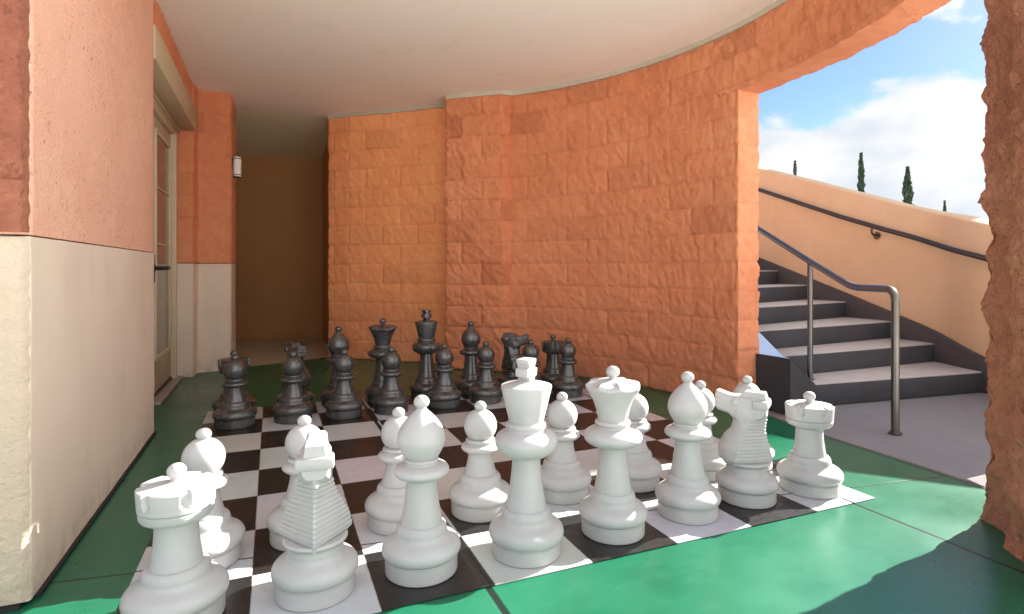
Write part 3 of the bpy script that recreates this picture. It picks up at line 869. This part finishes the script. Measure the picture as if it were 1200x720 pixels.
def make_knight():
    # neck: rings of 2*M+2 points, flat flanks, V-shaped ridged mane; forward = +x
    def prm(z):
        t = (z - .150)/(.352 - .150)
        K = [(0.0, .088, -.090, .086, .030), (.12, .112, -.094, .101, .028), (.30, .114, -.088, .094, .022), (.50, .092, -.077, .077, .006), (.70, .060, -.069, .058, -.010), (.85, .052, -.072, .049, -.020), (1.0, .060, -.080, .044, -.026)]
        for a, b in zip(K, K[1:]):
            if t <= b[0] + 1e-9:
                u = (t - a[0])/(b[0]-a[0]); u = u*u*(3-2*u)*.4 + u*.6
                return [a[i] + (b[i]-a[i])*u for i in range(1, 5)]
        return K[-1][1:]
    zs = []
    n = 13
    for k in range(n):
        z0 = .166 + (.338-.166)*k/n; z1 = .166 + (.338-.166)*(k+1)/n; dz = z1 - z0
        zs += [(z0, 0), (z0 + dz*.12, 1), (z0 + dz*.72, 1), (z0 + dz*.84, 0)]
    zs = [(.150, 0), (.156, 0)] + zs + [(.340, 0), (.352, 0)]
    bm = bmesh.new(); rings = []
    for z, out in zs:
        f, bk, w, m = prm(z); o = .0038*out
        half = [(f, 0), (f - .006, w*.28), (f*.80 + m*.20, w*.58), (f*.40 + m*.60, w*.93), (m + .006, w), (m - .001, w + o*.9),
                (m*.5 + bk*.5, w*.56 + o), (bk - o*.9, .004)]
        pts = half + [(x, -y) for x, y in half[::-1] if y > 1e-6]
        rings.append([bm.verts.new((x, y, z)) for x, y in pts])
    N = len(rings[0])
    for a, b in zip(rings, rings[1:]):
        for k in range(N): bm.faces.new((a[k], a[(k+1) % N], b[(k+1) % N], b[k]))
    bm.faces.new(rings[0][::-1]); bm.faces.new(rings[-1])
    # foot ring that seats the neck on the base
    # head: sections along x  (x, zlo, zhi, half width low, half width high)
    hd = bmesh.new(); rs = []
    HS = [(-.078, .352, .405, .030, .040), (-.060, .335, .420, .040, .042), (-.020, .318, .424, .043, .042), (.020, .318, .424, .043, .041), (.046, .330, .422, .037, .037),
          (.066, .346, .424, .031, .033), (.092, .353, .432, .029, .031), (.1115, .358, .438, .0285, .030), (.1185, .366, .434, .025, .027)]
    for x, z0, z1, w0, w1 in HS:
        zm = (z0+z1)/2
        half = [(0, z1 + .002), (w1*.75, z1), (w1, z1 - .008), ((w0+w1)/2 + .002, zm), (w0, z0 + .010), (w0*.7, z0), (0, z0 - .002)]
        pts = half + [(-y, z) for y, z in half[::-1] if y > 1e-6]
        rs.append([hd.verts.new((x, y, z)) for y, z in pts])
    N = len(rs[0])
    for a, b in zip(rs, rs[1:]):
        for k in range(N): hd.faces.new((a[k], a[(k+1) % N], b[(k+1) % N], b[k]))
    hd.faces.new(rs[0][::-1]); hd.faces.new(rs[-1])
    # skull cap, brow ridge, lips
    vs = [(-.082, .031, .405), (.030, .031, .420), (.030, -.031, .420), (-.082, -.031, .405), (-.072, .026, .444), (.002, .024, .444), (.002, -.024, .444), (-.072, -.026, .444)]
    v = [hd.verts.new(p) for p in vs]
    for f in ((0, 1, 5, 4), (1, 2, 6, 5), (2, 3, 7, 6), (3, 0, 4, 7), (4, 5, 6, 7), (3, 2, 1, 0)): hd.faces.new([v[i] for i in f])
    box(hd, (.1120, 0, .398), (.020, .066, .010), .003); box(hd, (.1105, 0, .3775), (.020, .062, .012), .003)
    band = bmesh.new(); box(band, (-.058, 0, .397), (.060, .106, .036), .009)
    side = [('brow_band', band)]
    for s in (-1, 1):
        eye = bmesh.new(); cheek = bmesh.new()
        side += [('eye', eye), ('cheek', cheek)]
        M = Matrix.Translation((.038, s*.037, .397)) @ Matrix.Rotation(math.pi/2, 4, 'X')
        bmesh.ops.create_uvsphere(eye, u_segments=20, v_segments=12, radius=1, matrix=M @ Matrix.Diagonal((.0165, .0165, .007, 1)))
        M = Matrix.Translation((.004, s*.040, .350)) @ Matrix.Rotation(math.pi/2, 4, 'X')
        bmesh.ops.create_uvsphere(cheek, u_segments=24, v_segments=12, radius=1, matrix=M @ Matrix.Diagonal((.036, .036, .007, 1)))
    foot = lathe([[(0, .146), (.070, .146)], [(.070, .146), (.084, .150), (.090, .155), (.091, .160), (.086, .164)], [(.086, .164), (0, .164)]])
    return [('base', base_bm(.995)), ('neck_ring', foot), ('mane_neck', bm), ('head', hd)] + side

MAKERS = {'pawn': make_pawn, 'bishop': make_bishop, 'queen': make_queen, 'king': make_king, 'rook': make_rook, 'knight': make_knight}
PROTO = {}
def piece(kind, color, u, v, rot, label, group=None):
    key = (kind, color); mat = WHITE if color == 'white' else BLACK
    loc = (u*S, v*S, .004)
    if key not in PROTO:
        root = thing('chess_' + kind, label, 'chess ' + kind, loc, rot, group)
        for nm, bm in MAKERS[kind]():
            bm_obj(nm, bm, mat, root, ang=32)
        PROTO[key] = root
        return root
    src = PROTO[key]
    r = src.copy(); COL.objects.link(r); r.location = loc; r.rotation_euler = (0, 0, rot); r['label'] = label
    if group: r['group'] = group
    for ch in [o for o in COL.objects if o.parent == src]:
        c = ch.copy(); COL.objects.link(c); c.parent = r
    return r
D = math.radians
# white back rank
piece('rook', 'white', .46, .54, D(20), 'large white rook in the bottom left corner beside the beige wall', 'white rooks')
piece('knight', 'white', 1.52, .52, D(84), 'white knight seen from behind with its ridged mane towards the viewer', 'white knights')
piece('bishop', 'white', 2.46, .52, 0, 'white bishop between the ridged-mane knight and the white king', 'white bishops')
piece('king', 'white', 3.50, .44, D(35), 'tall white king with a stubby cross on its flat crown')
piece('queen', 'white', 4.54, .49, D(5), 'white queen with a scalloped crown and small ball on top')
piece('bishop', 'white', 5.58, .54, 0, 'white bishop between the white queen and the knight in profile', 'white bishops')
piece('knight', 'white', 6.53, .60, D(126), 'white knight in profile with its muzzle pointing left', 'white knights')
piece('rook', 'white', 7.50, .52, D(50), 'white rook on the corner square in front of the stairs', 'white rooks')
wp = [(.56, 1.48, 'rook in the bottom left corner'), (1.48, 1.62, 'knight seen from behind'), (2.46, 1.58, 'bishop beside the ridged-mane knight'), (3.40, 1.52, 'king'),
      (4.50, 1.58, 'queen'), (5.54, 1.55, 'bishop beside the knight in profile'), (6.60, 1.50, 'knight in profile'), (7.46, 1.52, 'rook in front of the stairs')]
lab = ['white pawn directly behind the large white rook by the beige wall', 'white pawn mostly hidden behind the white knight seen from behind',
       'white pawn half hidden behind the bishop that stands left of the white king', 'white pawn standing between the left white bishop and the white king',
       'white pawn standing between the white king and the white queen', 'white pawn half hidden behind the right side of the white queen',
       'white pawn hidden close behind the bishop that stands right of the white queen', 'white pawn hidden close behind the white knight in profile']
for (u, v, _), L in zip(wp, lab): piece('pawn', 'white', u, v, 0, L, 'white pawns')
# black back rank
piece('rook', 'black', .49, 7.50, D(10), 'black rook hidden behind the leftmost black pawn', 'black rooks')
piece('knight', 'black', 1.60, 7.55, D(-72), 'black knight hidden behind the second black pawn, in front of the corridor', 'black knights')
piece('bishop', 'black', 2.44, 7.62, 0, 'black bishop at the edge of the corridor, left of the black queen', 'black bishops')
piece('queen', 'black', 3.34, 7.55, D(12), 'black queen with a flared crown in front of the warmly lit rear wall')
piece('king', 'black', 4.30, 7.58, D(20), 'black king with a cross, tallest of the black pieces')
piece('bishop', 'black', 5.34, 7.62, 0, 'black bishop in front of the pier, right of the black king', 'black bishops')
piece('knight', 'black', 6.38, 7.60, D(-38), 'black knight with its muzzle pointing right by the curved wall', 'black knights')
piece('rook', 'black', 7.40, 7.55, D(35), 'black rook with a flat ringed top by the curved wall', 'black rooks')
bl = ['leftmost black pawn, in front of the hidden black rook', 'black pawn in front of the corridor, second from the beige wall', 'black pawn overlapping the black bishop by the corridor',
      'black pawn in front of the black queen', 'black pawn beside the black king, just right of it', 'black pawn in front of the black bishop by the pier',
      'black pawn partly hidden behind the head of the white king', 'rightmost black pawn, standing clear before the curved wall']
bp = [(.55, 6.66), (1.53, 6.66), (2.44, 6.60), (3.34, 6.60), (4.44, 6.66), (5.36, 6.68), (6.38, 6.62), (7.26, 6.55)]
for (u, v), L in zip(bp, bl): piece('pawn', 'black', u, v, 0, L, 'black pawns')

# ------------------------------------------------------------------ light
SUN_EL, SUN_AZ = math.radians(27.6), math.radians(82.2)      # azimuth clockwise from +Y
sd = Vector((math.sin(SUN_AZ)*math.cos(SUN_EL), math.cos(SUN_AZ)*math.cos(SUN_EL), math.sin(SUN_EL)))
L = bpy.data.lights.new('sun', 'SUN'); L.energy = 5.0; L.angle = math.radians(.5); L.color = (1, .96, .90)
lo = bpy.data.objects.new('sun', L); COL.objects.link(lo); lo.location = (20, 5, 12)
lo.rotation_euler = (-sd).to_track_quat('-Z', 'Y').to_euler()

w = bpy.data.worlds.new('World'); scene.world = w; w.use_nodes = True
t = w.node_tree; N = t.nodes; K = t.links
bg = N['Background']; bg.inputs['Strength'].default_value = .057
sky = N.new('ShaderNodeTexSky'); sky.sky_type = 'NISHITA'; sky.sun_disc = False
sky.sun_elevation = SUN_EL; sky.sun_rotation = SUN_AZ; sky.air_density = 1.0; sky.dust_density = .2; sky.ozone_density = 3.0
tc = N.new('ShaderNodeTexCoord')
sx = N.new('ShaderNodeSeparateXYZ'); K.new(tc.outputs['Generated'], sx.inputs[0])
mp = N.new('ShaderNodeMapping'); mp.inputs['Scale'].default_value = (1, 1, 1.9); mp.inputs['Location'].default_value = (.3, .7, .1)
K.new(tc.outputs['Generated'], mp.inputs['Vector'])
nz = N.new('ShaderNodeTexNoise'); nz.inputs['Scale'].default_value = 3.6; nz.inputs['Detail'].default_value = 9; nz.inputs['Roughness'].default_value = .55
K.new(mp.outputs[0], nz.inputs['Vector'])
def mr(v, a, b, c, d, smooth=True):
    m = N.new('ShaderNodeMapRange'); m.clamp = True
    if smooth: m.interpolation_type = 'SMOOTHSTEP'
    for i, q in enumerate((a, b, c, d)): m.inputs[i+1].default_value = q
    K.new(v, m.inputs[0]); return m.outputs[0]
def ma(op, a, b):
    m = N.new('ShaderNodeMath'); m.operation = op
    for i, q in enumerate((a, b)):
        if isinstance(q, (int, float)): m.inputs[i].default_value = q
        else: K.new(q, m.inputs[i])
    return m.outputs[0]
bias = mr(sx.outputs[2], .12, .30, .34, .02, False)
mask = mr(ma('ADD', nz.outputs['Fac'], bias), .57, .66, 0, 1)
nz2 = N.new('ShaderNodeTexNoise'); nz2.inputs['Scale'].default_value = 9; nz2.inputs['Detail'].default_value = 6; K.new(mp.outputs[0], nz2.inputs['Vector'])
cr = N.new('ShaderNodeValToRGB'); cr.color_ramp.elements[0].position = .3; cr.color_ramp.elements[0].color = (2.35, 2.6, 2.95, 1)
cr.color_ramp.elements[1].position = .62; cr.color_ramp.elements[1].color = (3.4, 3.4, 3.4, 1); K.new(nz2.outputs['Fac'], cr.inputs[0])
# unseen bright cloud bank added behind the camera as fill light
vd = N.new('ShaderNodeVectorMath'); vd.operation = 'DOT_PRODUCT'; K.new(tc.outputs['Generated'], vd.inputs[0]); vd.inputs[1].default_value = (.42, -.82, .38)
front = mr(vd.outputs['Value'], -.1, .8, 1.0, 2.5)
mask = ma('MAXIMUM', mask, mr(vd.outputs['Value'], -.05, .5, 0, .85))
vs_ = N.new('ShaderNodeVectorMath'); vs_.operation = 'SCALE'; wm = N.new('ShaderNodeMix'); wm.data_type = 'RGBA'; wm.blend_type = 'MULTIPLY'; K.new(mr(vd.outputs['Value'], -.1, .5, 0, 1), wm.inputs[0]); K.new(cr.outputs[0], wm.inputs[6]); wm.inputs[7].default_value = (1.04, 1.0, .95, 1)
K.new(wm.outputs[2], vs_.inputs[0]); K.new(front, vs_.inputs['Scale'])
mx = N.new('ShaderNodeMix'); mx.data_type = 'RGBA'; K.new(mask, mx.inputs[0]); st_ = N.new('ShaderNodeMix'); st_.data_type = 'RGBA'; st_.blend_type = 'MULTIPLY'; st_.inputs[0].default_value = 1.0; K.new(sky.outputs[0], st_.inputs[6]); st_.inputs[7].default_value = (.47, .50, .70, 1)
K.new(st_.outputs[2], mx.inputs[6]); K.new(vs_.outputs[0], mx.inputs[7])
K.new(mx.outputs[2], bg.inputs['Color'])

# ------------------------------------------------------------------ camera
cam = bpy.data.cameras.new('camera'); co = bpy.data.objects.new('camera', cam); COL.objects.link(co)
co.location = (1.17*S, -4.75*S, 2.817*S); co.rotation_euler = (math.pi/2, 0, -.397)
cam.sensor_width = 36; cam.lens = 670/1200*36; cam.shift_y = -44/1200; cam.clip_start = .02; cam.clip_end = 2000
scene.camera = co
scene.view_settings.view_transform = 'Standard'; scene.view_settings.look = 'None'; scene.view_settings.exposure = 0; scene.view_settings.gamma = 1
scene.cycles.film_exposure = 5.3
scene.cycles.max_bounces = 12; scene.cycles.diffuse_bounces = 6
